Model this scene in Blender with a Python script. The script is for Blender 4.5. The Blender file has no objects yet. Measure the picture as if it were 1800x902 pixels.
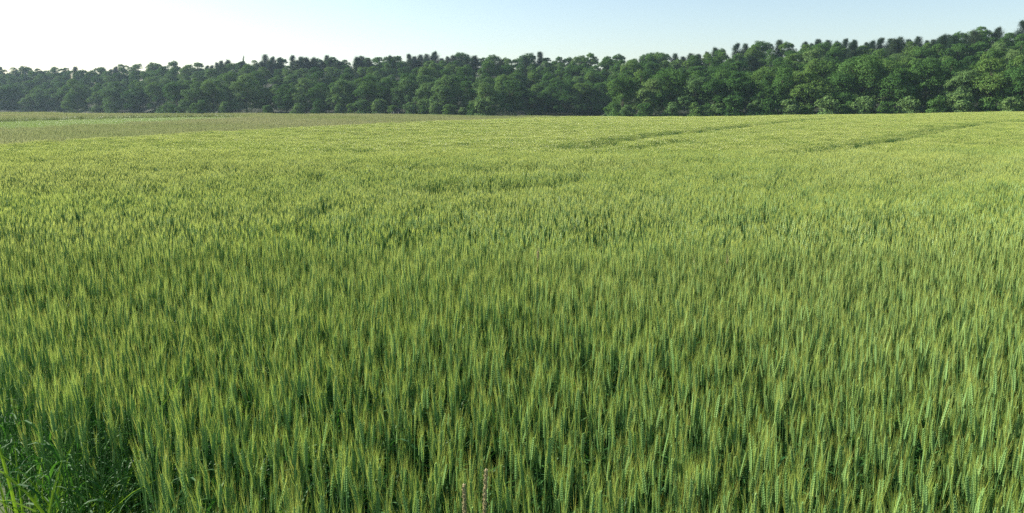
import bpy, math, random
import numpy as np
from mathutils import Vector, Euler

S = bpy.context.scene
COL = S.collection
rng = np.random.default_rng(7)
random.seed(7)
R = math.radians

# ------------------------------------------------------------------ camera, world, sun, exposure
F = 1413.0            # focal length in photo pixels (photo 1800 x 902)
HOR = 190.0           # photo row of the true horizon
EYE = 1.9
PITCH = math.atan((451 - HOR) / F)
cd = bpy.data.cameras.new('camera')
cam = bpy.data.objects.new('camera', cd)
COL.objects.link(cam)
cd.sensor_width = 36
cd.lens = 36 * F / 1800
cd.clip_start = 0.05
cd.clip_end = 9000
cam.location = (0, 0, EYE)
cam.rotation_euler = (R(90) - PITCH, 0, 0)
S.camera = cam

SUN_AZ = R(-72)       # from +Y (view axis) towards -X (left)
SUN_EL = R(28)
W = bpy.data.worlds.new('World')
S.world = W
W.use_nodes = True
nt = W.node_tree
bg = nt.nodes['Background']
sky = nt.nodes.new('ShaderNodeTexSky')
sky.sky_type = 'NISHITA'
sky.sun_disc = False
sky.sun_elevation = SUN_EL
sky.sun_rotation = SUN_AZ
sky.altitude = 200
sky.air_density = 1.0
sky.dust_density = 1.0
sky.ozone_density = 1.0
nt.links.new(sky.outputs[0], bg.inputs[0])
bg.inputs[1].default_value = 0.087
sl = bpy.data.lights.new('sun', 'SUN')
sl.energy = 5.0
sl.angle = R(0.55)
sl.color = (1.0, 0.95, 0.86)
sun = bpy.data.objects.new('sun', sl)
COL.objects.link(sun)
sdir = Vector((math.sin(SUN_AZ) * math.cos(SUN_EL), math.cos(SUN_AZ) * math.cos(SUN_EL), math.sin(SUN_EL)))
sun.rotation_euler = (-sdir).to_track_quat('-Z', 'Y').to_euler()
sun.location = sdir * 50
S.view_settings.view_transform = 'Standard'
S.view_settings.look = 'None'
S.view_settings.gamma = 1
S.view_settings.exposure = 1.1
S.cycles.max_bounces = 6
S.cycles.diffuse_bounces = 3
S.cycles.transmission_bounces = 4
S.cycles.volume_bounces = 1
S.cycles.use_denoising = False

# ------------------------------------------------------------------ helpers
def tan_row(row):                       # tangent of the elevation of a photo row (on the view axis)
    return -np.tan(PITCH + np.arctan((np.asarray(row, float) - 451) / F))

def u_px(px):                           # X / Y of a photo column near the horizon
    return (np.asarray(px, float) - 900) / F * (math.cos(PITCH) + 0.0)

def tag(o, label=None, cat=None, group=None, kind=None):
    if label: o['label'] = label
    if cat: o['category'] = cat
    if group: o['group'] = group
    if kind: o['kind'] = kind
    return o

def link(name, me, parent=None):
    o = bpy.data.objects.new(name, me)
    COL.objects.link(o)
    if parent: o.parent = parent
    return o

class MB:
    def __init__(s):
        s.v = []; s.f = []; s.m = []; s.t = []
    def add(s, vs, fs, mi=0, tint=0.5):
        b = len(s.v)
        s.v += [tuple(p) for p in vs]
        s.f += [tuple(i + b for i in f) for f in fs]
        s.m += [mi] * len(fs)
        s.t += [tint] * len(vs)
    def merge(s, o, mi=None):
        b = len(s.v)
        s.v += o.v; s.f += [tuple(i + b for i in f) for f in o.f]
        s.m += o.m if mi is None else [mi] * len(o.f)
        s.t += o.t
    def mesh(s, name, mats, smooth=False):
        me = bpy.data.meshes.new(name)
        me.from_pydata(s.v, [], s.f)
        for m in mats: me.materials.append(m)
        if len(mats) > 1: me.polygons.foreach_set('material_index', s.m)
        if smooth: me.polygons.foreach_set('use_smooth', [True] * len(s.f))
        a = me.attributes.new('tint', 'FLOAT', 'POINT')
        a.data.foreach_set('value', s.t)
        me.update()
        return me

def frame(d):
    d = np.asarray(d, float); d = d / (np.linalg.norm(d) + 1e-9)
    a = np.array([0, 0, 1.0]) if abs(d[2]) < 0.9 else np.array([1.0, 0, 0])
    x = np.cross(a, d); x /= np.linalg.norm(x)
    return x, np.cross(d, x), d

def tube(mb, pts, rad, n=3, mi=0, tint=0.5, cap=True):
    pts = [np.asarray(p, float) for p in pts]
    vs = []; fs = []
    for i, p in enumerate(pts):
        d = pts[min(i + 1, len(pts) - 1)] - pts[max(i - 1, 0)]
        x, y, _ = frame(d)
        for k in range(n):
            a = 2 * math.pi * k / n
            vs.append(p + rad[i] * (math.cos(a) * x + math.sin(a) * y))
    for i in range(len(pts) - 1):
        for k in range(n):
            k2 = (k + 1) % n
            fs.append((i * n + k, i * n + k2, (i + 1) * n + k2, (i + 1) * n + k))
    if cap:
        fs.append(tuple(range((len(pts) - 1) * n, len(pts) * n)))
    mb.add(vs, fs, mi, tint)

def ribbon(mb, pts, wid, side, mi=0, tint=0.5, fold=0.0):
    """a leaf blade: strip along pts, width wid, side = horizontal vector across, folded a little along the midrib"""
    vs = []; fs = []; side = np.asarray(side, float)
    n = len(pts)
    for p, w in zip(pts, wid):
        p = np.asarray(p, float)
        if fold:
            vs += [p - side * w / 2 + np.array([0, 0, fold * w]), p, p + side * w / 2 + np.array([0, 0, fold * w])]
        else:
            vs += [p - side * w / 2, p + side * w / 2]
    c = 3 if fold else 2
    for i in range(n - 1):
        for k in range(c - 1):
            fs.append((i * c + k, i * c + k + 1, (i + 1) * c + k + 1, (i + 1) * c + k))
    mb.add(vs, fs, mi, tint)

# ------------------------------------------------------------------ materials
def nodes_mat(name):
    m = bpy.data.materials.new(name); m.use_nodes = True
    t = m.node_tree; t.nodes.clear()
    return m, t, t.nodes, t.links

def plant_mat(name, c1, c2, c3=None, transl=0.35, gloss=0.05, rough=0.5, patch=None, patch_scale=0.12, obj_rand=1.0, tcol=None, far_patch=False):
    """leafy material: colour runs c1 -> c2 (-> c3) with the plant's own tint; patch = colour of drier/other areas of the crop"""
    m, t, N, L = nodes_mat(name)
    out = N.new('ShaderNodeOutputMaterial')
    att = N.new('ShaderNodeAttribute'); att.attribute_name = 'tint'
    oi = N.new('ShaderNodeObjectInfo')
    mul = N.new('ShaderNodeMath'); mul.operation = 'MULTIPLY'; mul.inputs[1].default_value = obj_rand
    L.new(oi.outputs['Random'], mul.inputs[0])
    add = N.new('ShaderNodeMath'); add.operation = 'ADD'
    L.new(att.outputs['Fac'], add.inputs[0]); L.new(mul.outputs[0], add.inputs[1])
    fr = N.new('ShaderNodeMath'); fr.operation = 'PINGPONG'; fr.inputs[1].default_value = 1.0
    L.new(add.outputs[0], fr.inputs[0])
    ramp = N.new('ShaderNodeValToRGB')
    cr = ramp.color_ramp
    cr.elements[0].color = (*c1, 1); cr.elements[1].color = (*c2, 1)
    if c3 is not None:
        cr.elements[1].position = 0.8
        e = cr.elements.new(1.0); e.color = (*c3, 1)
    L.new(fr.outputs[0], ramp.inputs[0])
    col = ramp.outputs[0]
    if patch is not None:
        geo = N.new('ShaderNodeNewGeometry')
        nz = N.new('ShaderNodeTexNoise'); nz.inputs['Scale'].default_value = patch_scale
        nz.inputs['Detail'].default_value = 4
        L.new(geo.outputs['Position'], nz.inputs['Vector'])
        mr = N.new('ShaderNodeMapRange'); mr.inputs[1].default_value = 0.42; mr.inputs[2].default_value = 0.62
        mr.inputs[4].default_value = 0.75
        L.new(nz.outputs[0], mr.inputs[0])
        fac = mr.outputs[0]
        if far_patch:                        # colour shifts towards the patch tone with distance into the field
            sx = N.new('ShaderNodeSeparateXYZ'); L.new(geo.outputs['Position'], sx.inputs[0])
            my = N.new('ShaderNodeMapRange'); my.inputs[1].default_value = 2.6; my.inputs[2].default_value = 13
            L.new(sx.outputs[1], my.inputs[0])
            av = N.new('ShaderNodeMath'); av.operation = 'MULTIPLY_ADD'; av.inputs[1].default_value = .62; av.use_clamp = True
            hf = N.new('ShaderNodeMath'); hf.operation = 'MULTIPLY'; hf.inputs[1].default_value = .6
            L.new(mr.outputs[0], hf.inputs[0]); L.new(my.outputs[0], av.inputs[0]); L.new(hf.outputs[0], av.inputs[2])
            fac = av.outputs[0]
        mx = N.new('ShaderNodeMix'); mx.data_type = 'RGBA'
        L.new(fac, mx.inputs[0]); L.new(col, mx.inputs[6]); mx.inputs[7].default_value = (*patch, 1)
        col = mx.outputs[2]
    dif = N.new('ShaderNodeBsdfDiffuse'); L.new(col, dif.inputs[0])
    tr = N.new('ShaderNodeBsdfTranslucent')
    if tcol is not None:
        mm = N.new('ShaderNodeMix'); mm.data_type = 'RGBA'; mm.blend_type = 'MULTIPLY'; mm.inputs[0].default_value = 1
        L.new(col, mm.inputs[6]); mm.inputs[7].default_value = (*tcol, 1)
        L.new(mm.outputs[2], tr.inputs[0])
    else:
        L.new(col, tr.inputs[0])
    ms = N.new('ShaderNodeMixShader'); ms.inputs[0].default_value = transl
    L.new(dif.outputs[0], ms.inputs[1]); L.new(tr.outputs[0], ms.inputs[2])
    res = ms.outputs[0]
    if gloss > 0:
        gl = N.new('ShaderNodeBsdfGlossy'); gl.inputs['Roughness'].default_value = rough
        gl.inputs[0].default_value = (1, 1, 1, 1)
        lw = N.new('ShaderNodeFresnel'); lw.inputs[0].default_value = 1.4
        mg = N.new('ShaderNodeMath'); mg.operation = 'MULTIPLY_ADD'; mg.inputs[1].default_value = gloss * 4; mg.inputs[2].default_value = gloss * 0.3
        mg.use_clamp = True
        L.new(lw.outputs[0], mg.inputs[0])
        m2 = N.new('ShaderNodeMixShader'); L.new(mg.outputs[0], m2.inputs[0])
        L.new(res, m2.inputs[1]); L.new(gl.outputs[0], m2.inputs[2])
        res = m2.outputs[0]
    L.new(res, out.inputs[0])
    return m

def rough_mat(name, c1, c2, scale=3.0, detail=6, rough=0.9, bump=0.3):
    m, t, N, L = nodes_mat(name)
    out = N.new('ShaderNodeOutputMaterial')
    b = N.new('ShaderNodeBsdfPrincipled'); b.inputs['Roughness'].default_value = rough
    geo = N.new('ShaderNodeNewGeometry')
    nz = N.new('ShaderNodeTexNoise'); nz.inputs['Scale'].default_value = scale; nz.inputs['Detail'].default_value = detail
    L.new(geo.outputs['Position'], nz.inputs['Vector'])
    ramp = N.new('ShaderNodeValToRGB')
    ramp.color_ramp.elements[0].position = 0.35; ramp.color_ramp.elements[1].position = 0.65
    ramp.color_ramp.elements[0].color = (*c1, 1); ramp.color_ramp.elements[1].color = (*c2, 1)
    L.new(nz.outputs[0], ramp.inputs[0]); L.new(ramp.outputs[0], b.inputs['Base Color'])
    bp = N.new('ShaderNodeBump'); bp.inputs['Strength'].default_value = bump
    L.new(nz.outputs[0], bp.inputs['Height']); L.new(bp.outputs[0], b.inputs['Normal'])
    L.new(b.outputs[0], out.inputs[0])
    return m

M = {}
M['stem'] = plant_mat('wheat_stem', (0.065, 0.15, 0.055), (0.11, 0.21, 0.06), transl=0.15, gloss=0.02, rough=0.4)
M['leaf'] = plant_mat('wheat_leaf', (0.035, 0.115, 0.035), (0.065, 0.165, 0.035), transl=0.38, gloss=0.003, rough=0.5, tcol=(1.1, 1.2, 0.5))
M['ear'] = plant_mat('wheat_ear', (0.13, 0.27, 0.085), (0.22, 0.36, 0.11), transl=0.12, gloss=0.025, rough=0.42,
                     patch=(0.27, 0.36, 0.12), patch_scale=0.15, far_patch=True)
M['awn'] = plant_mat('wheat_awn', (0.30, 0.42, 0.07), (0.40, 0.51, 0.09), (0.47, 0.48, 0.10), transl=0.45, gloss=0.02, rough=0.4,
                     patch=(0.535, 0.58, 0.155), patch_scale=0.15, far_patch=True)
M['dry'] = plant_mat('dry_straw', (0.34, 0.26, 0.15), (0.46, 0.36, 0.21), transl=0.1, gloss=0.04)
M['brown'] = plant_mat('brown_seed', (0.26, 0.215, 0.105), (0.37, 0.315, 0.165), transl=0.05, gloss=0.02)
M['weed'] = plant_mat('weed_blade', (0.12, 0.25, 0.03), (0.24, 0.37, 0.05), transl=0.48, gloss=0.0, rough=0.48, tcol=(1.1, 1.15, 0.5))
M['tall'] = plant_mat('tall_grass_blade', (0.20, 0.27, 0.085), (0.30, 0.35, 0.12), transl=0.35, gloss=0.03)
M['seed'] = plant_mat('grass_seed_head', (0.34, 0.35, 0.165), (0.45, 0.455, 0.235), transl=0.35, gloss=0.01,
                      patch=(0.34, 0.39, 0.15), patch_scale=0.05)
M['mown'] = plant_mat('mown_blade', (0.17, 0.26, 0.06), (0.26, 0.34, 0.08), transl=0.4, gloss=0.03)
M['soil'] = rough_mat('soil', (0.06, 0.07, 0.03), (0.11, 0.095, 0.055), scale=4)
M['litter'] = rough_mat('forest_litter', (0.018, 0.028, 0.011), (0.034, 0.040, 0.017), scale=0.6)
M['floor'] = rough_mat('field_floor', (0.05, 0.075, 0.025), (0.09, 0.11, 0.04), scale=0.7)

# ------------------------------------------------------------------ terrain height
COLS = u_px([-700, 0, 300, 600, 900, 1200, 1500, 1800, 2500])
DIST = np.array([2, 10, 20, 30, 50, 80, 110, 130, 150], float)
#          10    20    30    50    80    110   130   150     photo row of the crop top (0.9 m above the ground)
ROWS = np.array([
 [None, 349, 280, 257, 231, 213, 201, 196, 196.0],
 [None, 349, 280, 257, 231, 213, 201, 197, 196.5],
 [None, 349, 280, 257, 235, 216, 204, 199.5, 198.5],
 [None, 349, 280, 257, 237, 217, 205, 200, 198.5],
 [None, 349, 279, 256, 235, 217, 208, 203.5, 202.5],
 [None, 349, 278, 254, 232, 215, 207, 205, 205.5],
 [None, 348, 276, 251, 228, 211, 203, 201, 201.5],
 [None, 346, 273, 247, 223, 206, 198, 196, 197.0],
 [None, 344, 270, 243, 218, 200, 192, 190, 191.0]], dtype=object)
GZ = np.zeros((len(COLS), len(DIST)))
for i in range(len(COLS)):
    for j in range(1, len(DIST)):
        GZ[i, j] = EYE + float(tan_row(ROWS[i][j])) * DIST[j] - 0.9
FPX = [-700, 0, 110, 125, 185, 200, 303, 316, 600, 870, 905, 1070, 1095, 1500, 1800, 2500]
FD = [430, 410, 405, 385, 380, 368, 362, 312, 300, 270, 304, 300, 240, 215, 196, 180]
RPX = [-700, 0, 150, 250, 400, 450, 600, 740, 900, 1000, 1080, 1180, 1260, 1330, 1430, 1500, 1600, 1700, 1800, 2500]
RROW = [120, 119, 119, 112, 109, 101, 100, 94, 96, 95, 93, 96, 84, 79, 68, 72, 63, 53, 44, 22]
RD = np.interp(RPX, [0, 450, 900, 1200, 1800], [540, 460, 420, 380, 320])
TREE_H = 10.2
uF, uR = u_px(FPX), u_px(RPX)
uFs, FDs = uF, FD
ZF = np.array([EYE + float(tan_row(np.interp(p, [-700, 0, 300, 600, 900, 1095, 1500, 1800, 2500], [196, 196.5, 198.5, 198, 204, 205, 201, 196, 191]) + 7)) * d for p, d in zip(FPX, FD)])
ZR = np.array([EYE + float(tan_row(r)) * d - TREE_H for r, d in zip(RROW, RD)])

def ground(x, y):
    x = np.asarray(x, float); y = np.asarray(y, float)
    yy = np.maximum(y, 0.5)
    u = np.clip(x / yy, COLS[0], COLS[-1])
    fi = np.interp(u, COLS, np.arange(len(COLS)))
    # smooth across the columns
    i0 = np.clip(np.floor(fi).astype(int), 0, len(COLS) - 2); fr = fi - i0; fr = fr * fr * (3 - 2 * fr)
    D = np.clip(yy, 2, 150)
    fj = np.interp(np.log(D), np.log(DIST), np.arange(len(DIST)))
    j0 = np.clip(np.floor(fj).astype(int), 0, len(DIST) - 2); gj = fj - j0
    a = GZ[i0, j0] * (1 - gj) + GZ[i0, j0 + 1] * gj
    b = GZ[i0 + 1, j0] * (1 - gj) + GZ[i0 + 1, j0 + 1] * gj
    z = a * (1 - fr) + b * fr
    df = np.interp(u, uFs, FDs); zf = np.interp(u, uFs, ZF)
    dr = np.interp(u, uR, RD); zr = np.interp(u, uR, ZR)
    s1 = np.clip((yy - 150) / (df - 150), 0, 1)
    zb = z + (zf - z) * (s1 * s1 * (3 - 2 * s1))
    s2 = np.clip((yy - df) / (dr - df), 0, 1)
    zb = zb + (zr - zf) * s2 ** 0.85
    s3 = np.clip((yy - dr) / 900, 0, 1)
    zb = zb - (zr + 12) * (s3 * s3 * (3 - 2 * s3))
    return np.where(yy <= 150, z, zb)

def ray(px, py):
    dx, dy = (px - 900) / F, -(py - 451) / F
    c, s = math.cos(PITCH), math.sin(PITCH)
    return np.array([dx, c + dy * s, -s + dy * c])

def hit(px, py, h=0.0, ymax=150):
    d = ray(px, py)
    ys = np.concatenate([np.arange(1, 20, 0.05), np.arange(20, ymax, 0.25)])
    t = ys / d[1]
    below = EYE + d[2] * t < ground(d[0] * t, ys) + h
    k = int(np.argmax(below)) if below.any() else len(ys) - 1
    return np.array([d[0] * t[k], ys[k]])

def build_ground():
    ys = np.concatenate([np.arange(-60, 0, 6), np.arange(0, 30, 1.0), np.arange(30, 170, 4), np.arange(170, 700, 10), np.geomspace(700, 4000, 20)])
    us = np.arange(-1.9, 1.901, 0.05); vs = []; fs = []
    out = np.array([1, .5, .22, .08])
    for y in ys:
        w = max(y, 20.0)
        x = us * w
        e = x[-1] + (8000 - x[-1]) * out
        x = np.concatenate([-e, x, e[::-1]])
        z = ground(x, np.full_like(x, y))
        vs += list(zip(x, np.full_like(x, y), z))
    n = len(us) + 8
    for j in range(len(ys) - 1):
        for i in range(n - 1):
            fs.append((j * n + i, j * n + i + 1, (j + 1) * n + i + 1, (j + 1) * n + i))
    mb = MB(); mb.add(vs, fs)
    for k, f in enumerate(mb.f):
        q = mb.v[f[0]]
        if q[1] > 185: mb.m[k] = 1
    o = link('ground', mb.mesh('ground', [M['floor'], M['litter']], True))
    tag(o, kind='structure')
build_ground()

# ------------------------------------------------------------------ wheat plants
def vnoise(x, y, s, seed=0):
    """cheap smooth value noise, 0..1"""
    g = np.random.default_rng(seed).random((64, 64))
    fx, fy = x / s, y / s
    i, j = np.floor(fx).astype(int), np.floor(fy).astype(int)
    a, b = fx - i, fy - j
    a, b = a * a * (3 - 2 * a), b * b * (3 - 2 * b)
    G = lambda p, q: g[p % 64, q % 64]
    return (G(i, j) * (1 - a) + G(i + 1, j) * a) * (1 - b) + (G(i, j + 1) * (1 - a) + G(i + 1, j + 1) * a) * b

def stem_curve(r, h, lean, az, n):
    t = np.linspace(0, 1, n)
    k = lean * t ** 2 * h
    return np.stack([k * math.cos(az), k * math.sin(az), h * t], 1)

def octa(mb, c, d, ln, w, mi, tint, side=None):
    x, y, d = frame(d)
    c = np.asarray(c)
    vs = [c - d * ln * .45, c + x * w, c + y * w * .8, c - x * w, c - y * w * .8, c + d * ln * .55]
    mb.add(vs, [(0, 2, 1), (0, 3, 2), (0, 4, 3), (0, 1, 4), (5, 1, 2), (5, 2, 3), (5, 3, 4), (5, 4, 1)], mi, tint)

def wheat_parts(r, nleaf=3, awn_tint=None):
    """parts of one bearded wheat plant, rooted at the origin"""
    h = r.uniform(.74, .86); az = r.uniform(0, 2 * math.pi); lean = r.uniform(.01, .11)
    c = stem_curve(r, h, lean, az, 6)
    P = {}
    s = MB(); tint = r.uniform(0, 1)
    tube(s, c, np.linspace(.0021, .0014, 6), 4, 0, tint)
    P['stem'] = s
    P['leaf'] = []
    for k in range(nleaf):
        lv = MB(); t0 = [.72, .5, .3, .15][k] + r.uniform(-.06, .06)
        i = int(t0 * 5); p = c[i] + (c[i + 1] - c[i]) * (t0 * 5 - i)
        a = r.uniform(0, 2 * math.pi); L = r.uniform(.15, .26); up = r.uniform(.5, 1.3); bend = r.uniform(1.2, 2.9)
        pts = []; q = p.copy(); e = up
        for m in range(7):
            pts.append(q.copy())
            q = q + L / 6 * np.array([math.cos(a) * math.cos(e), math.sin(a) * math.cos(e), math.sin(e)])
            e -= bend / 6
        wd = np.array([.5, .9, 1, .95, .8, .5, .08]) * r.uniform(.009, .013)
        ribbon(lv, pts, wd, (-math.sin(a), math.cos(a), 0), 0, r.uniform(0, 1), .25)
        P['leaf'].append(lv)
    d = c[-1] - c[-2]; d /= np.linalg.norm(d)
    d = d + np.array([r.normal(0, .08), r.normal(0, .08), 0]); d /= np.linalg.norm(d)
    L = r.uniform(.062, .084)
    x, y, d = frame(d)
    ra = r.uniform(0, math.pi); x, y = x * math.cos(ra) + y * math.sin(ra), y * math.cos(ra) - x * math.sin(ra)
    top = c[-1]
    e = MB(); tube(e, [top, top + d * L * .3, top + d * L * .7, top + d * L], [.0015, .0026, .0024, .001], 5, 0, r.uniform(0, 1))
    P['ear'] = e
    sp = MB(); aw = MB()
    n = int(r.integers(9, 12)); at = r.uniform(0, 1)
    for k in range(2 * n):
        t = (k + .5) / (2 * n); sg = 1 if k % 2 else -1
        w = .0041 * (math.sin(math.pi * min(1, t * .75 + .22)) ** .6)
        b = top + d * (L * t)
        for fl in (-1, 1):
            off = x * sg * w * .75 + y * fl * w * .42
            dd = d + x * sg * .32 + y * fl * .16
            octa(sp, b + off, dd, .0108, .0024 * (1.1 - .3 * t), 0, (at + r.uniform(0, .35)))
        if r.random() < .82:
            for fl in ((-1, 1) if r.random() < .2 else (0,)):
                dd = d + x * sg * r.uniform(.03, .19) + y * (fl * .10 + r.normal(0, .045)); dd /= np.linalg.norm(dd)
                al = r.uniform(.048, .072) * (.75 + .4 * t)
                p0 = b + x * sg * w; wv = .00028
                xx, yy, _ = frame(dd)
                th = r.uniform(0, math.pi); sd = xx * math.cos(th) + yy * math.sin(th)
                bow = (x * sg) * al * .05
                vs = [p0 - sd * wv, p0 + sd * wv, p0 + dd * al * .55 + bow + sd * wv * .8, p0 + dd * al * .55 + bow - sd * wv * .8, p0 + dd * al]
                aw.add(vs, [(0, 1, 2, 3), (3, 2, 4)], 0, at * .8 + r.uniform(0, .25))
    P['spikelets'] = sp; P['awns'] = aw
    return P

def join_parts(P):
    mb = MB()
    mb.merge(P['stem'], 0)
    for l in P['leaf']: mb.merge(l, 1)
    mb.merge(P['ear'], 2); mb.merge(P['spikelets'], 2); mb.merge(P['awns'], 3)
    return mb

WM = [M['stem'], M['leaf'], M['ear'], M['awn']]

def mid_clump(r, size, per):
    mb = MB()
    for _ in range(per):
        o = np.array([r.uniform(-size / 2, size / 2), r.uniform(-size / 2, size / 2), 0])
        h = r.uniform(.70, .88); az = r.uniform(0, 6.28); lean = r.uniform(.01, .12); ti = r.uniform(0, 1)
        c = stem_curve(r, h, lean, az, 4) + o
        tube(mb, c, [.002] * 4, 3, 0, ti, False)
        for k in range(2):
            a = r.uniform(0, 6.28); L = r.uniform(.14, .24); p = c[2] if k == 0 else c[1]
            q = p + np.array([math.cos(a) * L * .55, math.sin(a) * L * .55, L * r.uniform(.2, .6)])
            q2 = q + np.array([math.cos(a) * L * .4, math.sin(a) * L * .4, -L * r.uniform(0, .4)])
            ribbon(mb, [p, q, q2], [.008, .011, .002], (-math.sin(a), math.cos(a), 0), 1, r.uniform(0, 1))
        d = c[-1] - c[-2]; d /= np.linalg.norm(d); d = d + np.array([r.normal(0, .08), r.normal(0, .08), 0]); d /= np.linalg.norm(d)
        L = r.uniform(.062, .084); x, y, d = frame(d); top = c[-1]
        nn = 9
        pts = [top + d * L * t + x * (.0016 if i % 2 else -.0016) for i, t in enumerate(np.linspace(0, 1, nn))]
        tube(mb, pts, [.0018, .0045, .0030, .0048, .0030, .0045, .0028, .0030, .001], 4, 2, r.uniform(0, 1), False)
        for k in range(18):
            t = r.uniform(.15, 1); a = r.uniform(0, 6.28)
            dd = d + (x * math.cos(a) + y * math.sin(a)) * r.uniform(.04, .2); dd /= np.linalg.norm(dd)
            xx, yy, _ = frame(dd); a2 = r.uniform(0, 6.28); sd = (xx * math.cos(a2) + yy * math.sin(a2)) * .0009
            p0 = top + d * L * t; al = r.uniform(.048, .072)
            mb.add([p0 - sd, p0 + sd, p0 + dd * al], [(0, 1, 2)], 3, ti * .8 + r.uniform(0, .3))
    return mb

def far_clump(r, size, per):
    mb = MB()
    for _ in range(per):
        o = np.array([r.uniform(-size / 2, size / 2), r.uniform(-size / 2, size / 2), 0])
        h = r.uniform(.70, .87); lean = r.normal(0, .07, 2); ti = r.uniform(0, 1)
        top = o + np.array([lean[0] * h, lean[1] * h, h]); d = np.array([lean[0] * 2, lean[1] * 2, 1.0]); d /= np.linalg.norm(d)
        L = r.uniform(.062, .084); a = r.uniform(0, 3.14)
        sd = np.array([math.cos(a), math.sin(a), 0])
        lo = o + (top - o) * .45
        mb.add([lo - sd * .002, lo + sd * .002, top + sd * .002, top - sd * .002], [(0, 1, 2, 3)], 0, ti)
        for s2 in (sd, np.array([-sd[1], sd[0], 0])):
            mb.add([top, top + d * L * .3 + s2 * .007, top + d * L, top + d * L * .3 - s2 * .007], [(0, 1, 2, 3)], 2, r.uniform(0, 1))
        for k in range(7):
            b = r.uniform(0, 6.28); dd = d + np.array([math.cos(b), math.sin(b), 0]) * r.uniform(.08, .32); dd /= np.linalg.norm(dd)
            s2 = np.array([math.cos(b + 1.57), math.sin(b + 1.57), 0]) * .0018
            p0 = top + d * L * r.uniform(.2, 1)
            mb.add([p0 - s2, p0 + s2, p0 + dd * r.uniform(.048, .072)], [(0, 1, 2)], 3, ti * .8 + r.uniform(0, .3))
        b = r.uniform(0, 6.28); ln = r.uniform(.12, .22); p = o + (top - o) * r.uniform(.55, .75); s2 = np.array([-math.sin(b), math.cos(b), 0]) * .005
        e = p + np.array([math.cos(b) * ln, math.sin(b) * ln, ln * r.uniform(-.1, .5)])
        mb.add([p - s2, p + s2, e], [(0, 1, 2)], 1, r.uniform(0, 1))
    return mb

def scatter_object(name, pts, rot, scl, idx, protos, label, cat):
    """ONE object of kind stuff: a point cloud whose geometry nodes set a plant or clump of plants on every point"""
    lib = bpy.data.collections.new(name + '_kinds')
    for i, (me) in enumerate(protos):
        o = bpy.data.objects.new('%s_kind.%03d' % (name, i), me)
        lib.objects.link(o)
    me = bpy.data.meshes.new(name)
    me.vertices.add(len(pts))
    me.vertices.foreach_set('co', np.asarray(pts, np.float32).ravel())
    a = me.attributes.new('rot', 'FLOAT_VECTOR', 'POINT'); a.data.foreach_set('vector', np.asarray(rot, np.float32).ravel())
    a = me.attributes.new('scl', 'FLOAT_VECTOR', 'POINT'); a.data.foreach_set('vector', np.asarray(scl, np.float32).ravel())
    a = me.attributes.new('idx', 'INT', 'POINT'); a.data.foreach_set('value', np.asarray(idx, np.int32))
    o = link(name, me)
    g = bpy.data.node_groups.new(name + '_scatter', 'GeometryNodeTree')
    g.interface.new_socket('Geometry', in_out='INPUT', socket_type='NodeSocketGeometry')
    g.interface.new_socket('Geometry', in_out='OUTPUT', socket_type='NodeSocketGeometry')
    N, L = g.nodes, g.links
    gi, go = N.new('NodeGroupInput'), N.new('NodeGroupOutput')
    ci = N.new('GeometryNodeCollectionInfo'); ci.inputs[0].default_value = lib
    ci.inputs['Separate Children'].default_value = True; ci.inputs['Reset Children'].default_value = True
    iop = N.new('GeometryNodeInstanceOnPoints')
    iop.inputs['Pick Instance'].default_value = True
    def attr(nm, ty):
        n = N.new('GeometryNodeInputNamedAttribute'); n.data_type = ty; n.inputs[0].default_value = nm
        return n.outputs[0]
    e2r = N.new('FunctionNodeEulerToRotation')
    L.new(attr('rot', 'FLOAT_VECTOR'), e2r.inputs[0])
    L.new(gi.outputs[0], iop.inputs['Points']); L.new(ci.outputs[0], iop.inputs['Instance'])
    L.new(attr('idx', 'INT'), iop.inputs['Instance Index'])
    L.new(e2r.outputs[0], iop.inputs['Rotation']); L.new(attr('scl', 'FLOAT_VECTOR'), iop.inputs['Scale'])
    L.new(iop.outputs[0], go.inputs[0])
    md = o.modifiers.new('scatter', 'NODES'); md.node_group = g
    tag(o, label, cat, kind='stuff')
    return o

# --- where the crop stands
BND = np.array([hit(px, py, .75) for px, py in ((0, 257), (150, 247), (300, 238), (450, 229.5), (600, 221.5), (760, 214.5), (900, 209), (980, 206.5))])
BND = BND[np.argsort(BND[:, 1])]
def xb(y): return np.interp(y, np.r_[0, BND[:, 1], BND[-1, 1] + 25], np.r_[BND[0, 0] - 6, BND[:, 0], BND[-1, 0] + 14])
def front(x):                     # the near edge of the crop: runs back on the left where weeds grow
    return np.interp(x, [-4, -2.2, -1.35, -1.0, -.6, 0, 4], [3.6, 3.08, 2.55, 2.08, 1.72, 1.6, 1.55]) + .12 * np.sin(x * 9) * (x < -.5)
TRAM = [
 ([(1000, 272), (1100, 254), (1200, 240), (1290, 230), (1400, 217), (1480, 211)], .34, 1.0),
 ([(1060, 283), (1190, 262), (1300, 246), (1420, 231)], .16, .35),
 ([(1390, 288), (1500, 270), (1580, 252), (1650, 236), (1720, 224), (1800, 218)], .27, .8),
 ([(780, 358), (830, 361), (900, 357), (960, 349), (1010, 343)], .20, .42),
 ([(640, 219.5), (760, 222), (880, 224), (960, 224), (1045, 222)], .3, .7),
 ([(1580, 395), (1680, 330), (1760, 280), (1800, 262)], .15, .12),
 ([(620, 321), (750, 318), (870, 322)], .16, .35),
 ([(1020, 209.5), (1090, 208.5), (1140, 207.5)], .35, .8),
]
TRW = [(np.array([hit(px, py, .55) for px, py in l]), w, s) for l, w, s in TRAM]
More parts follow.
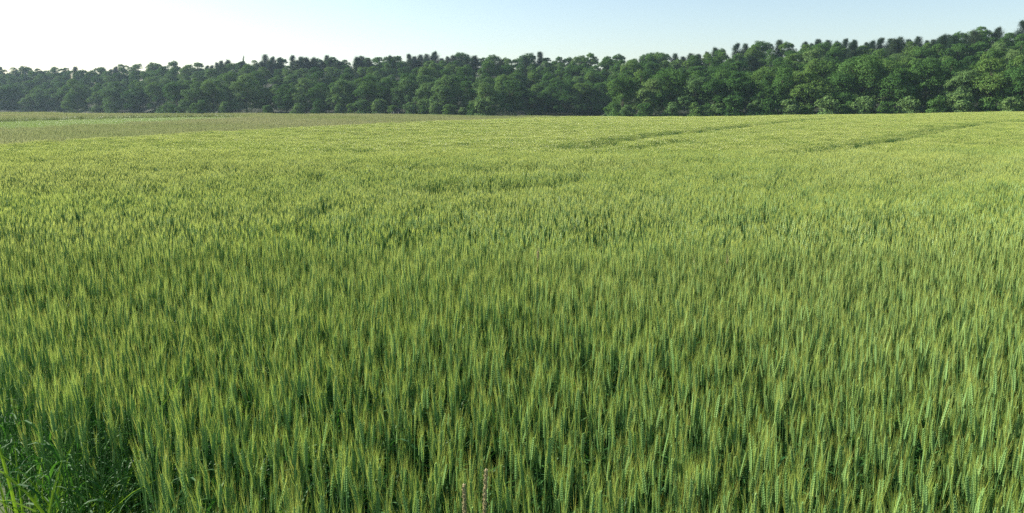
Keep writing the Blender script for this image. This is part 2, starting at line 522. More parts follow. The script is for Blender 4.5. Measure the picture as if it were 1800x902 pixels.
def tram_gap(x, y):
    """0..1 how bare the crop is: wheel tracks through it"""
    g = np.zeros_like(x)
    for P, w, s in TRW:
        best = np.full_like(x, 1e9)
        for a, b in zip(P[:-1], P[1:]):
            ab = b - a; t = np.clip(((x - a[0]) * ab[0] + (y - a[1]) * ab[1]) / (ab @ ab), 0, 1)
            best = np.minimum(best, np.hypot(x - a[0] - t * ab[0], y - a[1] - t * ab[1]))
        g = np.maximum(g, s * np.clip((w * 1.35 - best) / (w * .5), 0, 1))
    return g
def stunt(x, y):
    """0..1: how stunted the plants beside the wheel tracks are"""
    g = np.zeros_like(x)
    for P, w, s in TRW:
        best = np.full_like(x, 1e9)
        for a, b in zip(P[:-1], P[1:]):
            ab = b - a; t = np.clip(((x - a[0]) * ab[0] + (y - a[1]) * ab[1]) / (ab @ ab), 0, 1)
            best = np.minimum(best, np.hypot(x - a[0] - t * ab[0], y - a[1] - t * ab[1]))
        g = np.maximum(g, s * np.clip((w * 4.2 - best) / (w * 2.2), 0, 1))
    return g
def in_view(x, y, m=130):
    return np.abs(x / np.maximum(y, .3)) < (900 + m) / F + .8 / np.maximum(y, .5)

def jitter_grid(y0, y1, step, r):
    xs = np.arange(-.75 * y1 - 1, .75 * y1 + 1, step); ys = np.arange(y0, y1, step)
    gx, gy = np.meshgrid(xs, ys)
    gx = gx.ravel() + r.uniform(-.5, .5, gx.size) * step; gy = gy.ravel() + r.uniform(-.5, .5, gy.size) * step
    return gx, gy

def crop_height(x, y):
    return .92 * (.92 + .06 * vnoise(x, y, .5, 3) + .12 * vnoise(x, y, 2.4, 4) - .03 + .05 * vnoise(x * .8 - y * .6, (x * .6 + y * .8) * .35, 2.2, 5)) * (1 - .27 * stunt(x, y))

PX, PY, PI_, PS, PR = [], [], [], [], []
NEAR, MID, FAR = 6.5, 26.0, 142.0
near_parts = [wheat_parts(np.random.default_rng(100 + k)) for k in range(12)]
mid_meshes = [mid_clump(np.random.default_rng(200 + k), .26, 28).mesh('wheat_clump', WM) for k in range(10)]
far_meshes = [far_clump(np.random.default_rng(300 + k), .62, 120).mesh('wheat_clump', WM) for k in range(8)]
near_meshes = [join_parts(P).mesh('wheat_plant', WM) for P in near_parts]

def keep(x, y):
    return in_view(x, y) & ((y > 4.6) | (x > -.64 * y - .12)) & (x > xb(y)) & (y > front(x))

x, y = jitter_grid(1.2, NEAR, .041, rng)
k = keep(x, y) & (rng.random(x.size) > .18 * (vnoise(x, y, .35, 9) > .62)) & (rng.random(x.size) > .95 * tram_gap(x, y))
x, y = x[k], y[k]
nx, ny = x, y
nidx = rng.integers(0, len(near_meshes), x.size)
nscl = crop_height(x, y) * rng.normal(1, .06, x.size)
nrot = np.stack([rng.normal(0, .026, x.size), rng.normal(.015, .026, x.size), rng.uniform(0, 6.28, x.size)], 1)
# the three hundred plants that show largest are objects of their own
vis = np.abs(nx / ny) < .66
order = np.argsort(np.where(vis, ny + .12 * np.abs(nx), 99))
SOLO = order[:296]
rest = np.setdiff1d(np.arange(nx.size), SOLO)
PX.append(nx[rest]); PY.append(ny[rest]); PI_.append(nidx[rest]); PS.append(nscl[rest]); PR.append(nrot[rest])

for (y0, y1, step, base, cnt) in ((NEAR, MID, .25, 12, 10), (MID, FAR, .58, 22, 8)):
    x, y = jitter_grid(y0, y1, step, rng)
    k = keep(x, y); x, y = x[k], y[k]
    g = tram_gap(x, y)
    k = rng.random(x.size) > .97 * g; x, y, g = x[k], y[k], g[k]
    PX.append(x); PY.append(y); PI_.append(base + rng.integers(0, cnt, x.size))
    PS.append(crop_height(x, y) * rng.normal(1, .035, x.size) * (1 - .25 * g))
    PR.append(np.stack([rng.normal(0, .05, x.size), rng.normal(.02, .05, x.size), rng.uniform(0, 6.28, x.size)], 1))
PX, PY, PI_, PS = map(np.concatenate, (PX, PY, PI_, PS)); PR = np.concatenate(PR)
scatter_object('wheat_field', np.stack([PX, PY, ground(PX, PY)], 1), PR, np.stack([PS, PS, PS], 1), PI_,
               near_meshes + mid_meshes + far_meshes, 'broad field of green bearded wheat reaching from the foreground to the forest', 'wheat')
print('wheat points', PX.size)

def proto_parts(P):
    out = {'stem': P['stem'].mesh('stem', [M['stem']]), 'leaf': [l.mesh('leaf', [M['leaf']]) for l in P['leaf']],
           'ear': P['ear'].mesh('ear', [M['ear']]), 'spikelets': P['spikelets'].mesh('spikelets', [M['ear']]), 'awns': P['awns'].mesh('awns', [M['awn']])}
    return out
solo_meshes = [proto_parts(P) for P in near_parts]

def add_wheat(meshes, x, y, rot, scl, label, group=None, name='wheat_plant', cat='wheat plant'):
    e = bpy.data.objects.new(name, None); COL.objects.link(e)
    e.empty_display_size = .1
    e.location = (x, y, float(ground(x, y))); e.rotation_euler = rot; e.scale = (scl, scl, scl)
    tag(e, label, cat, group)
    link('stem', meshes['stem'], e)
    for l in meshes['leaf']: link('leaf', l, e)
    ear = link('ear', meshes['ear'], e)
    tag(link('spikelets', meshes['spikelets'], ear), kind='stuff')
    tag(link('awns', meshes['awns'], ear), kind='stuff')
    return e

ZONES = [(-99, 300, 'behind the weedy grass in the bottom left corner'),
         (300, 560, 'just right of the weedy grass at bottom left'),
         (560, 780, 'left of the two brown seed heads'),
         (780, 900, 'beside the two brown seed heads'),
         (900, 1010, 'just right of the two brown seed heads'),
         (1010, 1120, 'a little right of the brown seed heads'),
         (1120, 1210, 'well right of the two brown seed heads'),
         (1210, 1310, 'midway between brown seed heads and right corner'),
         (1310, 1400, 'past midway from seed heads to right corner'),
         (1400, 1640, 'at the bottom edge left of the right corner'),
         (1640, 1720, 'nearing the bottom right corner of the field'),
         (1720, 9999, 'in the bottom right corner of the field')]
for i in SOLO:
    pxi = 900 + F * nx[i] / (ny[i] * math.cos(PITCH) + (EYE - .8) * math.sin(PITCH))
    zone = next(l for a, b, l in ZONES if a <= pxi < b)
    tilt = Euler(tuple(nrot[i])).to_matrix() @ Vector(tuple(np.asarray(near_parts[nidx[i]]['ear'].v[-1])))
    lean = 'leaning left' if tilt.x < -.06 else 'leaning right' if tilt.x > .06 else 'upright'
    size = 'tall' if nscl[i] * tilt.z > .83 else 'short' if nscl[i] * tilt.z < .77 else 'middling'
    lab = '%s green bearded wheat plant %s %s' % (size, lean, zone)
    add_wheat(solo_meshes[nidx[i]], nx[i], ny[i], tuple(nrot[i]), nscl[i], lab, 'wheat plants along the near edge of the field')

# ------------------------------------------------------------------ odd ears and dead seed heads in the crop
DRY = [M['dry']] 
def dry_meshes(k):
    P = wheat_parts(np.random.default_rng(k))
    return {'stem': P['stem'].mesh('stem', DRY), 'leaf': [l.mesh('leaf', DRY) for l in P['leaf']], 'ear': P['ear'].mesh('ear', DRY),
            'spikelets': P['spikelets'].mesh('spikelets', DRY), 'awns': P['awns'].mesh('awns', DRY)}
for k, (px, py, sc, lab) in enumerate([
        (911, 436, 1.12, 'pale dry wheat ear sticking up in the middle of the green field'),
        (935, 450, 1.06, 'second pale dry wheat ear just right of the first in mid field'),
        (1243, 460, 1.05, 'tan dry wheat ear showing among the green on the right of mid field'),
        (1284, 444, 1.05, 'whitish dry wheat ear behind the tan one on the right')]):
    p = hit(px, py, .88 * sc)
    add_wheat(dry_meshes(900 + k), p[0], p[1], (0, R(8 - 3 * k), k * 1.3), sc, lab, 'dry wheat ears in the green crop')

def seed_stalk(k, px, py, ytop, tilt, label):
    """a dead dock-like stalk: thick brown spike of crowded seeds on a thin stem"""
    r = np.random.default_rng(k)
    d = ray(px, py); t = ytop / d[1]; top = np.array([d[0] * t, ytop, EYE + d[2] * t])
    e = bpy.data.objects.new('dead_seed_stalk', None); COL.objects.link(e)
    base = np.array([top[0] - tilt, ytop + .04, float(ground(top[0] - tilt, ytop + .04))])
    e.location = base; tag(e, label, 'dead stalk', 'dead brown seed stalks at the bottom edge')
    v = top - base
    st = MB(); tube(st, [v * 0, v * .5 + np.array([-.01, 0, 0]), v * .99], [.0032, .0028, .002], 5)
    link('stem', st.mesh('stem', [M['brown']]), e)
    sp = MB(); n = 130
    for i in range(n):
        f = i / n; p = v * (1 - .16 * (1 - f) / np.linalg.norm(v)) 
        a = r.uniform(0, 6.28); rad = .0045 * (1 - .35 * f)
        octa(sp, p + np.array([math.cos(a) * rad, math.sin(a) * rad, 0]), np.array([math.cos(a) * .8, math.sin(a) * .8, 1]), .009, .0034, 0, r.uniform(0, 1))
    hd = MB(); tube(hd, [v * (1 - .16 / np.linalg.norm(v)), v], [.004, .003], 5)
    h = link('seed_head', hd.mesh('seed_head', [M['brown']]), e)
    tag(link('seeds', sp.mesh('seeds', [M['brown']]), h), kind='stuff')
seed_stalk(1, 854, 826, 1.92, .035, 'taller brown dead seed stalk among green wheat at the bottom, leaning right')
seed_stalk(2, 815, 852, 1.90, -.02, 'shorter brown dead seed stalk among green wheat at the bottom, left one')

# ------------------------------------------------------------------ weedy grass in the bottom left corner
def blade(r, L, w, up, bend, a, o, n=7):
    pts = []; q = np.array(o, float); e = up
    for m in range(n):
        pts.append(q.copy()); q = q + L / (n - 1) * np.array([math.cos(a) * math.cos(e), math.sin(a) * math.cos(e), math.sin(e)]); e -= bend / (n - 1) * (.4 + 1.2 * m / n)
    wd = np.interp(np.linspace(0, 1, n), [0, .25, .6, .85, 1], [.55, 1, .9, .5, .04]) * w
    mb = MB(); ribbon(mb, pts, wd, (-math.sin(a), math.cos(a), 0), 0, r.uniform(0, 1), .2)
    return mb
def weed_clump(r):
    mb = MB()
    for k in range(12):
        mb.merge(blade(r, r.uniform(.16, .46), r.uniform(.004, .009), r.uniform(.7, 1.5), r.uniform(.6, 2.6), r.uniform(0, 6.28),
                       (r.normal(0, .03), r.normal(0, .03), 0)))
    return mb.mesh('weedy_grass', [M['weed']])
weeds = [weed_clump(np.random.default_rng(400 + k)) for k in range(8)]
x, y = jitter_grid(1.2, 4.6, .085, rng)
k = in_view(x, y) & (x < -.2) & (y < front(x) + .55) & (rng.random(x.size) < np.where(y < front(x), .45, .03))
x, y = x[k], y[k]
sc = rng.uniform(.7, 1.9, x.size) * np.where(y < front(x) - .05, 1, .55)
scatter_object('weedy_grass', np.stack([x, y, ground(x, y)], 1), np.stack([0 * x, 0 * x, rng.uniform(0, 6.28, x.size)], 1),
               np.stack([sc, sc, sc], 1), rng.integers(0, 8, x.size), weeds, 'low weedy grass growing at the bottom left edge of the wheat', 'grass')
TUFT = [(108, 872, .5, 'tall bright grass tuft right of the corner tuft at bottom left'),
        (195, 815, .45, 'bright grass tuft with crossing blades below the wheat ears at left'),
        (268, 892, .45, 'bright grass tuft at the bottom edge under the leaning wheat'),
        (12, 770, .6, 'bright grass tuft highest on the left frame edge'),
        (30, 815, .55, 'broad bright grass tuft bending right at the left frame edge'),
        (150, 850, .46, 'upright bright grass tuft standing in the middle of the weeds'),
        (60, 890, .42, 'low bright grass tuft in the very bottom left corner'),
        (225, 865, .42, 'grass tuft with a long arching blade at right end of weeds'),
        (150, 760, .55, 'grass tuft with curled broad blades between wheat stems at left'),
        (330, 880, .4, 'broad leaved grass tuft right of the weeds at the bottom edge')]
for k, (px, py, h, lab) in enumerate(TUFT):
    r = np.random.default_rng(510 + k)
    ty = 2.5 + .05 * (k % 4); h = EYE + float(tan_row(py)) * ty          # height whose tip shows at that row
    p = (ray(px, py)[0] / ray(px, py)[1] * ty, ty)
    e = bpy.data.objects.new('grass_tuft', None); COL.objects.link(e)
    e.location = (p[0], p[1], float(ground(p[0], p[1]))); tag(e, lab, 'grass tuft', 'broad bladed grass tufts at the field edge')
    for j in range(15):
        b = blade(r, h * r.uniform(.85, 1.45), r.uniform(.007, .013), r.uniform(1.1, 1.5), r.uniform(1.2, 3.0), r.uniform(-.3, 3.44), (r.normal(0, .012), r.normal(0, .012), 0), 9)
        link('blade', b.mesh('blade', [M['weed']]), e)

# ------------------------------------------------------------------ meadow behind the wheat
def grass_clump(r, size, n, h0, h1, mi, seeds, wid):
    mb = MB()
    for k in range(n):
        o = np.array([r.uniform(-size / 2, size / 2), r.uniform(-size / 2, size / 2), 0]); h = r.uniform(h0, h1); a = r.uniform(0, 6.28)
        l = np.array([math.cos(a), math.sin(a), 0]) * h * r.uniform(.05, .45); s2 = np.array([-math.sin(a), math.cos(a), 0]) * wid
        top = o + l + np.array([0, 0, h]); mid = o + l * .35 + np.array([0, 0, h * .55]); ti = r.uniform(0, 1)
        mb.add([o - s2, o + s2, mid + s2 * .8, mid - s2 * .8, top], [(0, 1, 2, 3), (3, 2, 4)], 0, ti)
        if r.random() < seeds:
            L = r.uniform(.08, .16); w = r.uniform(.008, .016)
            for s3 in (s2 / wid * w, np.array([s2[1], -s2[0], 0]) / wid * w):
                mb.add([top - (0, 0, L * .2), top + s3 + np.array([0, 0, L * .3]), top + l * .15 + np.array([0, 0, L]), top - s3 + np.array([0, 0, L * .3])], [(0, 1, 2, 3)], 1, r.uniform(0, 1))
    return mb.mesh('grass_clump', [mi, M['seed']])
MOWN = np.array([hit(px, py, h) for px, py, h in ((-160, 218, .1), (0, 213.5, .1), (170, 208.5, .1), (300, 205.5, .1), (430, 204, .1), (440, 205.2, .7), (300, 211.5, .75), (150, 219, .75), (0, 224.5, .75), (-160, 234, .75))])
def in_poly(x, y, P):
    c = np.zeros(x.shape, bool); n = len(P)
    for i in range(n):
        a, b = P[i], P[i - 1]
        c ^= ((a[1] > y) != (b[1] > y)) & (x < (b[0] - a[0]) * (y - a[1]) / (b[1] - a[1] + 1e-12) + a[0])
    return c
tallm = [grass_clump(np.random.default_rng(600 + k), 1.0, 150, .38, .66, M['tall'], .8, .006) for k in range(6)]
mownm = [grass_clump(np.random.default_rng(620 + k), 1.0, 220, .06, .14, M['mown'], 0, .007) for k in range(4)]
x, y = jitter_grid(24, 158, .85, rng)
k = in_view(x, y, 160) & ((x < xb(y) - .3) | (y > 150)) 
x, y = x[k], y[k]
mo = in_poly(x + rng.normal(0, 1.2, x.size), y + rng.normal(0, .8, x.size), MOWN)
def scat(name, x, y, meshes, lab, lo, hi):
    sc = rng.uniform(lo, hi, x.size) * (.85 + .3 * vnoise(x, y, 6, 8))
    scatter_object(name, np.stack([x, y, ground(x, y)], 1), np.stack([0 * x, 0 * x, rng.uniform(0, 6.28, x.size)], 1),
                   np.stack([0 * sc + 1, 0 * sc + 1, sc], 1), rng.integers(0, len(meshes), x.size), meshes, lab, 'grass')
scat('meadow_grass', x[~mo], y[~mo], tallm, 'tall brownish meadow grass in seed beyond the wheat on the left', .85, 1.15)
scat('mown_grass', x[mo], y[mo], mownm, 'bright green strip of short mown grass in the left meadow', .9, 1.2)

# ------------------------------------------------------------------ trees
def leaf_mat(name, c1, c2, c3):
    return plant_mat(name, c1, c2, c3, transl=0.2, gloss=0.0, rough=0.5, obj_rand=1.3, tcol=(1.05, 1.1, .65))
M['broad'] = leaf_mat('broadleaf_foliage', (0.036, 0.092, 0.026), (0.085, 0.170, 0.042), (0.130, 0.205, 0.050))
M['pale'] = leaf_mat('pale_foliage', (0.090, 0.170, 0.058), (0.130, 0.215, 0.070), (0.155, 0.235, 0.076))
M['pine'] = leaf_mat('pine_needles', (0.024, 0.054, 0.028), (0.040, 0.075, 0.036), (0.055, 0.078, 0.04))
M['bark'] = rough_mat('bark', (0.07, 0.055, 0.04), (0.15, 0.12, 0.09), scale=2.5)
M['pinebark'] = rough_mat('pine_bark', (0.10, 0.06, 0.04), (0.20, 0.12, 0.08), scale=2.5)

def leaf_quads(r, P, Nn, smin, smax, flat=1.0):
    """small folded leaf clusters at points P facing roughly along Nn"""
    n = len(P)
    Nn = Nn + r.normal(0, .5, Nn.shape); Nn /= np.linalg.norm(Nn, axis=1, keepdims=True)
    A = np.cross(Nn, r.normal(0, 1, Nn.shape)); A /= np.linalg.norm(A, axis=1, keepdims=True) + 1e-9
    B = np.cross(Nn, A)
    s = r.uniform(smin, smax, (n, 1))
    v = np.stack([P - A * s * .5, P + B * s * .35 * flat - Nn * s * .08, P + A * s * .55, P - B * s * .35 * flat - Nn * s * .08], 1).reshape(-1, 3)
    return v, n
def crown_mesh(name, v, n, tint, mat):
    me = bpy.data.meshes.new(name)
    me.vertices.add(len(v)); me.vertices.foreach_set('co', v.astype(np.float32).ravel())
    me.loops.add(n * 4); me.polygons.add(n)
    me.loops.foreach_set('vertex_index', np.arange(n * 4, dtype=np.int32))
    me.polygons.foreach_set('loop_start', np.arange(0, n * 4, 4, dtype=np.int32))
    me.materials.append(mat)
    a = me.attributes.new('tint', 'FLOAT', 'POINT'); a.data.foreach_set('value', np.repeat(tint, 4).astype(np.float32))
    me.update(); me.validate()
    return me
def dirs(r, n):
    d = r.normal(0, 1, (n, 3)); return d / np.linalg.norm(d, axis=1, keepdims=True)

def broadleaf(k, H, Wd, low, mat, dens=1.0):
    r = np.random.default_rng(700 + k)
    tr = MB()
    tube(tr, [(0, 0, -.5), (r.normal(0, .1), r.normal(0, .1), H * .25), (r.normal(0, .25), r.normal(0, .25), H * .5), (r.normal(0, .4), r.normal(0, .4), H * .82)], [.30, .22, .16, .04], 7)
    P = []; NN = []; T = []
    # main boughs, each a dome of smaller leafy lobes
    nb = int(9 * dens) + 2
    boughs = [np.array([r.normal(0, .5), r.normal(0, .5), H * .80])]
    for q in range(nb):
        z = H * (low + (1 - low) * r.uniform(.12, .78)); f = np.interp(z / H, [0, .3, .6, .85, 1], [.8, 1, .9, .6, .3])
        a = 6.28 * (q + r.uniform(-.35, .35)) / nb * 2; rr = Wd / 2 * f * r.uniform(.45, .72)
        boughs.append(np.array([math.cos(a) * rr, math.sin(a) * rr, z]))
    for c in boughs:
        br = r.uniform(1.9, 3.0) * Wd / 10.5
        tube(tr, [(0, 0, max(H * .15, c[2] * .5)), tuple(c * np.array([.5, .5, .85])), tuple(c)], [.12, .08, .03], 4)
        bt = r.uniform(0, .3)
        # the bough's own dome of fine leaves, roughened by small sprays of unequal size
        m = int(420 * (br / 2.3) ** 2); d = dirs(r, m); d[:, 2] = np.where(d[:, 2] < -.35, -d[:, 2], d[:, 2])
        rough = 1 + .13 * np.sin(d[:, 0] * 7 + k) * np.cos(d[:, 1] * 6 + c[0]) + .1 * np.sin(d[:, 2] * 9 + c[1])
        P.append(c + d * br * (rough * r.uniform(.72, 1.06, m))[:, None] * np.array([1, 1, .82])); NN.append(d + (0, 0, .35)); T.append(bt + r.uniform(0, .3, m))
        nl = int(r.integers(16, 24)); D = dirs(r, nl); D[:, 2] = np.where(D[:, 2] < -.3, -D[:, 2], D[:, 2])
        for d0 in D:
            lc = c + d0 * br * r.uniform(.8, 1.12) * np.array([1, 1, .82]); lr = r.uniform(.28, .72) * Wd / 10.5
            m = int(38 * (lr / .5) ** 1.6) + 6
            P.append(lc + r.normal(0, lr * .62, (m, 3)) * np.array([1, 1, .7])); NN.append(np.tile(d0 + (0, 0, .3), (m, 1)) + r.normal(0, .4, (m, 3))); T.append(np.full(m, bt + r.uniform(0, .12)) + r.uniform(0, .25, m))
    m = 900; d = dirs(r, m) * r.uniform(.2, .85, (m, 1)) * np.array([Wd / 2.2, Wd / 2.2, H * (1 - low) / 2.2]); d[:, 2] += H * (1 + low) / 2.1
    P.append(d); NN.append(dirs(r, m)); T.append(r.uniform(0, .5, m))
    # leafy skirt down to the ground
    m = 1300; a = r.uniform(0, 6.28, m); rr = Wd / 2 * r.uniform(.35, .85, m) * (1 + .15 * np.sin(a * 5 + k)); z = H * r.uniform(.0, .3, m)
    P.append(np.stack([np.cos(a) * rr, np.sin(a) * rr, z], 1)); NN.append(np.stack([np.cos(a), np.sin(a), .4 + 0 * a], 1)); T.append(r.uniform(0, .4, m))
    v, n = leaf_quads(r, np.concatenate(P), np.concatenate(NN), .22, .46)
    return crown_mesh('crown', v, n, np.concatenate(T), mat), tr.mesh('trunk', [M['bark']], True)

def conifer(k, H, Wd, bare, kind):
    r = np.random.default_rng(800 + k)
    tr = MB(); b = r.normal(0, .25, 2)
    tube(tr, [(0, 0, -.5), (b[0] * .3, b[1] * .3, H * .3), (b[0], b[1], H * .65), (b[0] * 1.2, b[1] * 1.2, H * .98)], [.24, .19, .12, .02], 7)
    P = []; NN = []; T = []
    nw = int(r.integers(17, 22)) if kind == 'pine' else 24
    for w in range(nw):
        t = (w + r.uniform(-.2, .2)) / nw; z = H * (bare + (1 - bare) * max(t, 0))
        if kind == 'pine':
            prof = np.interp(t, [0, .25, .6, .85, 1], [.8, 1, .86, .58, .22])
        else:
            prof = (1 - t) ** .85 + .04
        nb = int(r.integers(4, 7))
        for q in range(nb):
            a = r.uniform(0, 6.28); L = Wd / 2 * prof * r.uniform(.55, 1.15); up = r.uniform(.15, .8) if kind == 'pine' else r.uniform(-.35, .05)
            e = np.array([math.cos(a) * L, math.sin(a) * L, L * up]); o = np.array([b[0] * t, b[1] * t, z])
            tube(tr, [o, o + e], [.05, .015], 3, 0, .5, False)
            m = int(62 + 60 * L) if kind == 'pine' else int(16 + 24 * L)
            f = r.uniform(.25, 1.05, (m, 1)) ** .7
            sp = .26 + .16 * L if kind == 'pine' else .18
            P.append(o + e * f + r.normal(0, 1, (m, 3)) * np.array([sp, sp, sp * 1.05])); NN.append(r.normal(0, .5, (m, 3)) + (0, 0, .8)); T.append(np.full(m, r.uniform(0, .4)) + r.uniform(0, .2, m))
    v, n = leaf_quads(r, np.concatenate(P), np.concatenate(NN), .22, .44, .6)
    return crown_mesh('crown', v, n, np.concatenate(T), M['pine']), tr.mesh('trunk', [M['pinebark']], True)

BROAD = [broadleaf(k, 14.5, r_, lo, M['broad']) for k, (r_, lo) in enumerate([(10.5, .05), (12.0, .1), (9.5, .04), (11, .1), (13, .06), (10, .08)])]
PALE = [broadleaf(20 + k, 14.0, r_, lo, M['pale']) for k, (r_, lo) in enumerate([(10.5, .04), (11.5, .08), (9.5, .03), (12, .06)])]
BUSH = [broadleaf(40 + k, 5.2, 5.5, .02, M['broad' if k % 2 else 'pale'], .55) for k in range(4)]
PINE = [conifer(k, 14.6, w_, b_, 'pine') for k, (w_, b_) in enumerate([(6.2, .12), (7.0, .2), (5.6, .1), (6.4, .22), (7.4, .16)])]
SPRUCE = [conifer(50 + k, 17.0, 5.0, .08, 'spruce') for k in range(2)]

SECT = [(-1e9, 310, 'left of the meadow edge'), (310, 620, 'above the tan meadow, left'), (620, 890, 'above the tan meadow, right'),
        (890, 1095, 'by the dark recess in mid picture'), (1095, 1330, 'just right of the dark recess'), (1330, 1560, 'above the wheat right of centre'), (1560, 1e9, 'at the right end of the wood')]
RANK = ['front edge', 'second rank', 'lower slope', 'middle slope', 'upper slope', 'skyline']
ORD = ['leftmost', 'second', 'third', 'fourth', 'fifth', 'sixth', 'seventh', 'eighth', 'ninth', 'tenth', 'eleventh', 'twelfth', 'thirteenth', 'fourteenth', 'fifteenth', 'sixteenth', 'seventeenth', 'eighteenth', 'nineteenth', 'twentieth']
TREES = []            # px, distance, kind, prototype, scale, rank
def frontD(px): return float(np.interp(px, FPX, FD))
def ridgeD(px): return float(np.interp(px, RPX, RD))
tr_rng = random.Random(11)
def tree_kind(px, rank):
    q = tr_rng.random()
    if rank == 5:
        if px > 1300: return 'pine' if q < .85 else 'broad'
        if 1150 < px <= 1245: return 'pine' if q < .8 else 'broad'
        if 360 < px < 800: return 'pine' if q < .6 else 'broad'
        return 'pine' if q < .14 else ('pale' if q < .3 else 'broad')
    if rank == 4:
        if px > 1350: return 'pine' if q < .35 else 'broad'
        if 380 < px < 860: return 'pine' if q < .75 else 'broad'
        return 'pine' if q < .12 else ('pale' if q < .4 else 'broad')
    if 890 < px < 1095 and rank < 2: return 'broad'  # only the darker foliage here, its colour standing in for the recess's shade
    if rank == 0 and (px < 860 or 1095 < px < 1260): return 'pale' if q < .6 else 'broad'
    return 'pine' if q < .03 else ('pale' if q < (.52 if px < 860 else .2) else 'broad')
for rank, t in enumerate([0, .14, .32, .52, .74, .97]):
    px = -70.0
    while px < 1880:
        d = frontD(px) + (ridgeD(px) - frontD(px)) * t + tr_rng.uniform(-4, 4) * (rank > 0) + tr_rng.uniform(0, 5) * (rank == 0)
        kd = tree_kind(px, rank)
        s = tr_rng.uniform(.82, 1.2) if rank < 2 else tr_rng.uniform(.85, 1.12)
        s *= (.98 if px < 310 or px > 1480 else .90 if px < 860 else .82) if rank == 0 else .74
        if kd == 'pine' and rank == 5: s *= tr_rng.uniform(.82, 1.0)
        TREES.append([px, d, kd, s, rank])
        step = {'broad': 9.0, 'pale': 8.8, 'pine': 5.6}[kd] * s * (1.05 if rank in (1, 2, 3) else .93)
        px += step / d * F * tr_rng.uniform(.8, 1.2)
for px in (404, 432):
    TREES.append([px, ridgeD(px) - 6, 'spruce', .72, 5])
TREES.sort(key=lambda q: (q[4], q[0]))
def put_tree(px, d, proto, name, s, rot, label, group, cat):
    x = float(u_px(px)) * d
    e = bpy.data.objects.new(name, None); COL.objects.link(e)
    e.location = (x, d, float(ground(x, d)) - .1); e.rotation_euler = (0, 0, rot); e.scale = (s, s, s * tr_rng.uniform(.94, 1.06))
    tag(e, label, cat, group)
    link('trunk', proto[1], e); link('crown', proto[0], e)
    return e
count = {}
LOOK = {'broad': ('broadleaf_tree', 'dark rounded tree', BROAD), 'pale': ('broadleaf_tree', 'paler rounded tree', PALE),
        'pine': ('pine_tree', 'dark ragged pine', PINE), 'spruce': ('spruce_tree', 'pointed dark spruce', SPRUCE)}
for px, d, kd, s, rank in TREES:
    nm, look, protos = LOOK[kd]
    sec = next(l for a, b, l in SECT if a <= px < b)
    key = (kd, rank, sec); n = count.get(key, 0); count[key] = n + 1
    where = {'front edge': 'on the front edge', 'second rank': 'in the second rank', 'skyline': 'on the skyline'}.get(RANK[rank], 'on the ' + RANK[rank])
    lab = '%s %s %s %s' % (ORD[min(n, 19)], look, where, sec)
    put_tree(px, d, protos[tr_rng.randrange(len(protos))], nm, s, tr_rng.uniform(0, 6.28), lab, 'trees of the wood beyond the field', 'tree')
BUSHES = [318, 352, 398, 470, 522, 560, 598, 640, 668, 722, 768, 812, 850, 1102, 1135, 1180, 1225, 1290, 1420, 1555, 620, 655, 690, 745, 790, 832, 1262, 1328, 1352, 1388, 1455, 1490, 1520, 1600, 1648, 1690, 1735, 1775]
BUSHES = [(p, frontD(p) - 5 - tr_rng.uniform(0, 3)) for p in BUSHES] + [(278, 338), (287, 330), (296, 322), (305, 316), (1074, 262), (1081, 254), (1088, 247)]
for k, (px, bd) in enumerate(sorted(BUSHES)):
    sec = next(l for a, b, l in SECT if a <= px < b); key = ('bush', sec); n = count.get(key, 0); count[key] = n + 1
    put_tree(px, bd, BUSH[k % 4], 'bush', tr_rng.uniform(.75, 1.25), tr_rng.uniform(0, 6.28),
             '%s low green bush at the wood edge %s' % (ORD[n], sec), 'bushes along the foot of the wood', 'bush')
print('trees', len(TREES))

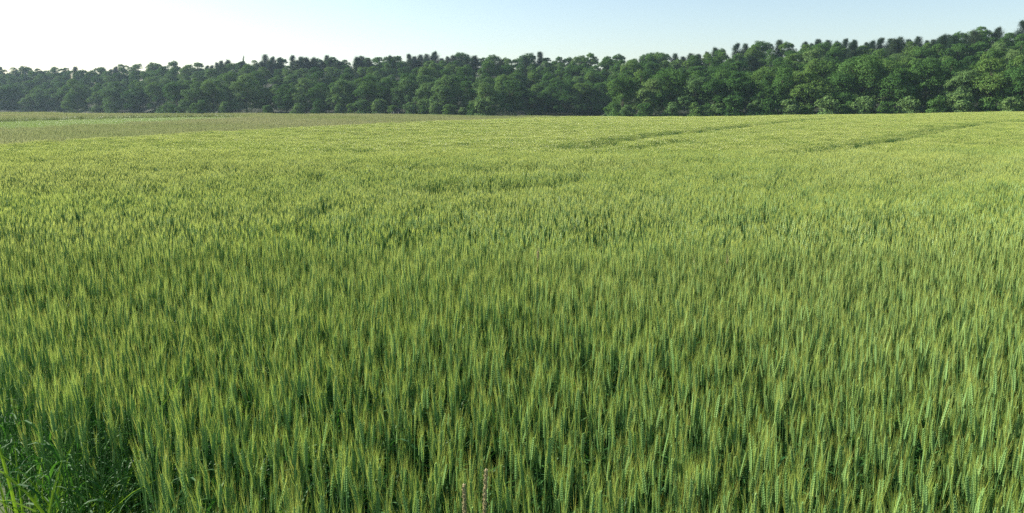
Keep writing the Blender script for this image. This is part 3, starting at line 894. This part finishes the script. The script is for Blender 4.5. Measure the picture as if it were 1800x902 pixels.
# ------------------------------------------------------------------ hut at the foot of the wood
M['hut'] = rough_mat('dark_boards', (0.02, 0.018, 0.016), (0.05, 0.045, 0.04), scale=6)
M['hutroof'] = rough_mat('hut_roof', (0.015, 0.015, 0.016), (0.035, 0.035, 0.036), scale=4)
M['post'] = rough_mat('pale_post', (0.35, 0.33, 0.28), (0.5, 0.47, 0.4), scale=5)
def box(mb, x0, x1, y0, y1, z0, z1, mi=0):
    mb.add([(x0, y0, z0), (x1, y0, z0), (x1, y1, z0), (x0, y1, z0), (x0, y0, z1), (x1, y0, z1), (x1, y1, z1), (x0, y1, z1)],
           [(0, 3, 2, 1), (4, 5, 6, 7), (0, 1, 5, 4), (1, 2, 6, 5), (2, 3, 7, 6), (3, 0, 4, 7)], mi)
hd = 282.0; hx = float(u_px(697)) * hd
hz = EYE + float(tan_row(201)) * hd
e = bpy.data.objects.new('hut', None); COL.objects.link(e); e.location = (hx, hd, hz)
tag(e, 'small dark flat roofed hut at the foot of the wood beyond the tan meadow', 'hut')
b = MB(); box(b, -1.25, 1.25, -.9, .9, 0, 1.72); link('wall', b.mesh('wall', [M['hut']]), e)
b = MB(); b.add([(-1.5, -1.2, 1.725), (1.5, -1.2, 1.725), (1.5, 1.1, 1.725), (-1.5, 1.1, 1.725), (-1.5, -1.2, 1.9), (1.5, -1.2, 1.9), (1.5, 1.1, 1.8), (-1.5, 1.1, 1.8)],
                [(0, 3, 2, 1), (4, 5, 6, 7), (0, 1, 5, 4), (1, 2, 6, 5), (2, 3, 7, 6), (3, 0, 4, 7)])
link('roof', b.mesh('roof', [M['hutroof']]), e)
b = MB(); box(b, -.95, -.35, -.93, -.901, .75, 1.3); link('window', b.mesh('window', [M['hutroof']]), e)
for k, (px, hh) in enumerate(((688.5, 1.0), (691.5, 1.25), (700, 1.1))):
    b = MB(); tube(b, [(0, 0, -.2), (.03, 0, hh * .6), (.02, 0, hh)], [.10, .09, .07], 6)
    o = link('post', b.mesh('post', [M['post']])); o.location = (float(u_px(px)) * 279, 279, hz - .2)
    tag(o, '%s pale wooden post standing before the dark hut' % ('leftmost', 'middle', 'right hand')[k], 'post', 'pale posts before the hut')

# ------------------------------------------------------------------ haze
HAZE = 0.00013
if HAZE > 0:
    m, t, N, L = nodes_mat('haze')
    out = N.new('ShaderNodeOutputMaterial'); pv = N.new('ShaderNodeVolumePrincipled')
    pv.inputs['Density'].default_value = HAZE; pv.inputs['Anisotropy'].default_value = .3
    pv.inputs['Color'].default_value = (.62, .80, 1, 1)
    L.new(pv.outputs[0], out.inputs['Volume'])
    b = MB(); box(b, -8200, 8200, -90, 4200, -25, 55)
    tag(link('haze', b.mesh('haze', [m])), kind='stuff')
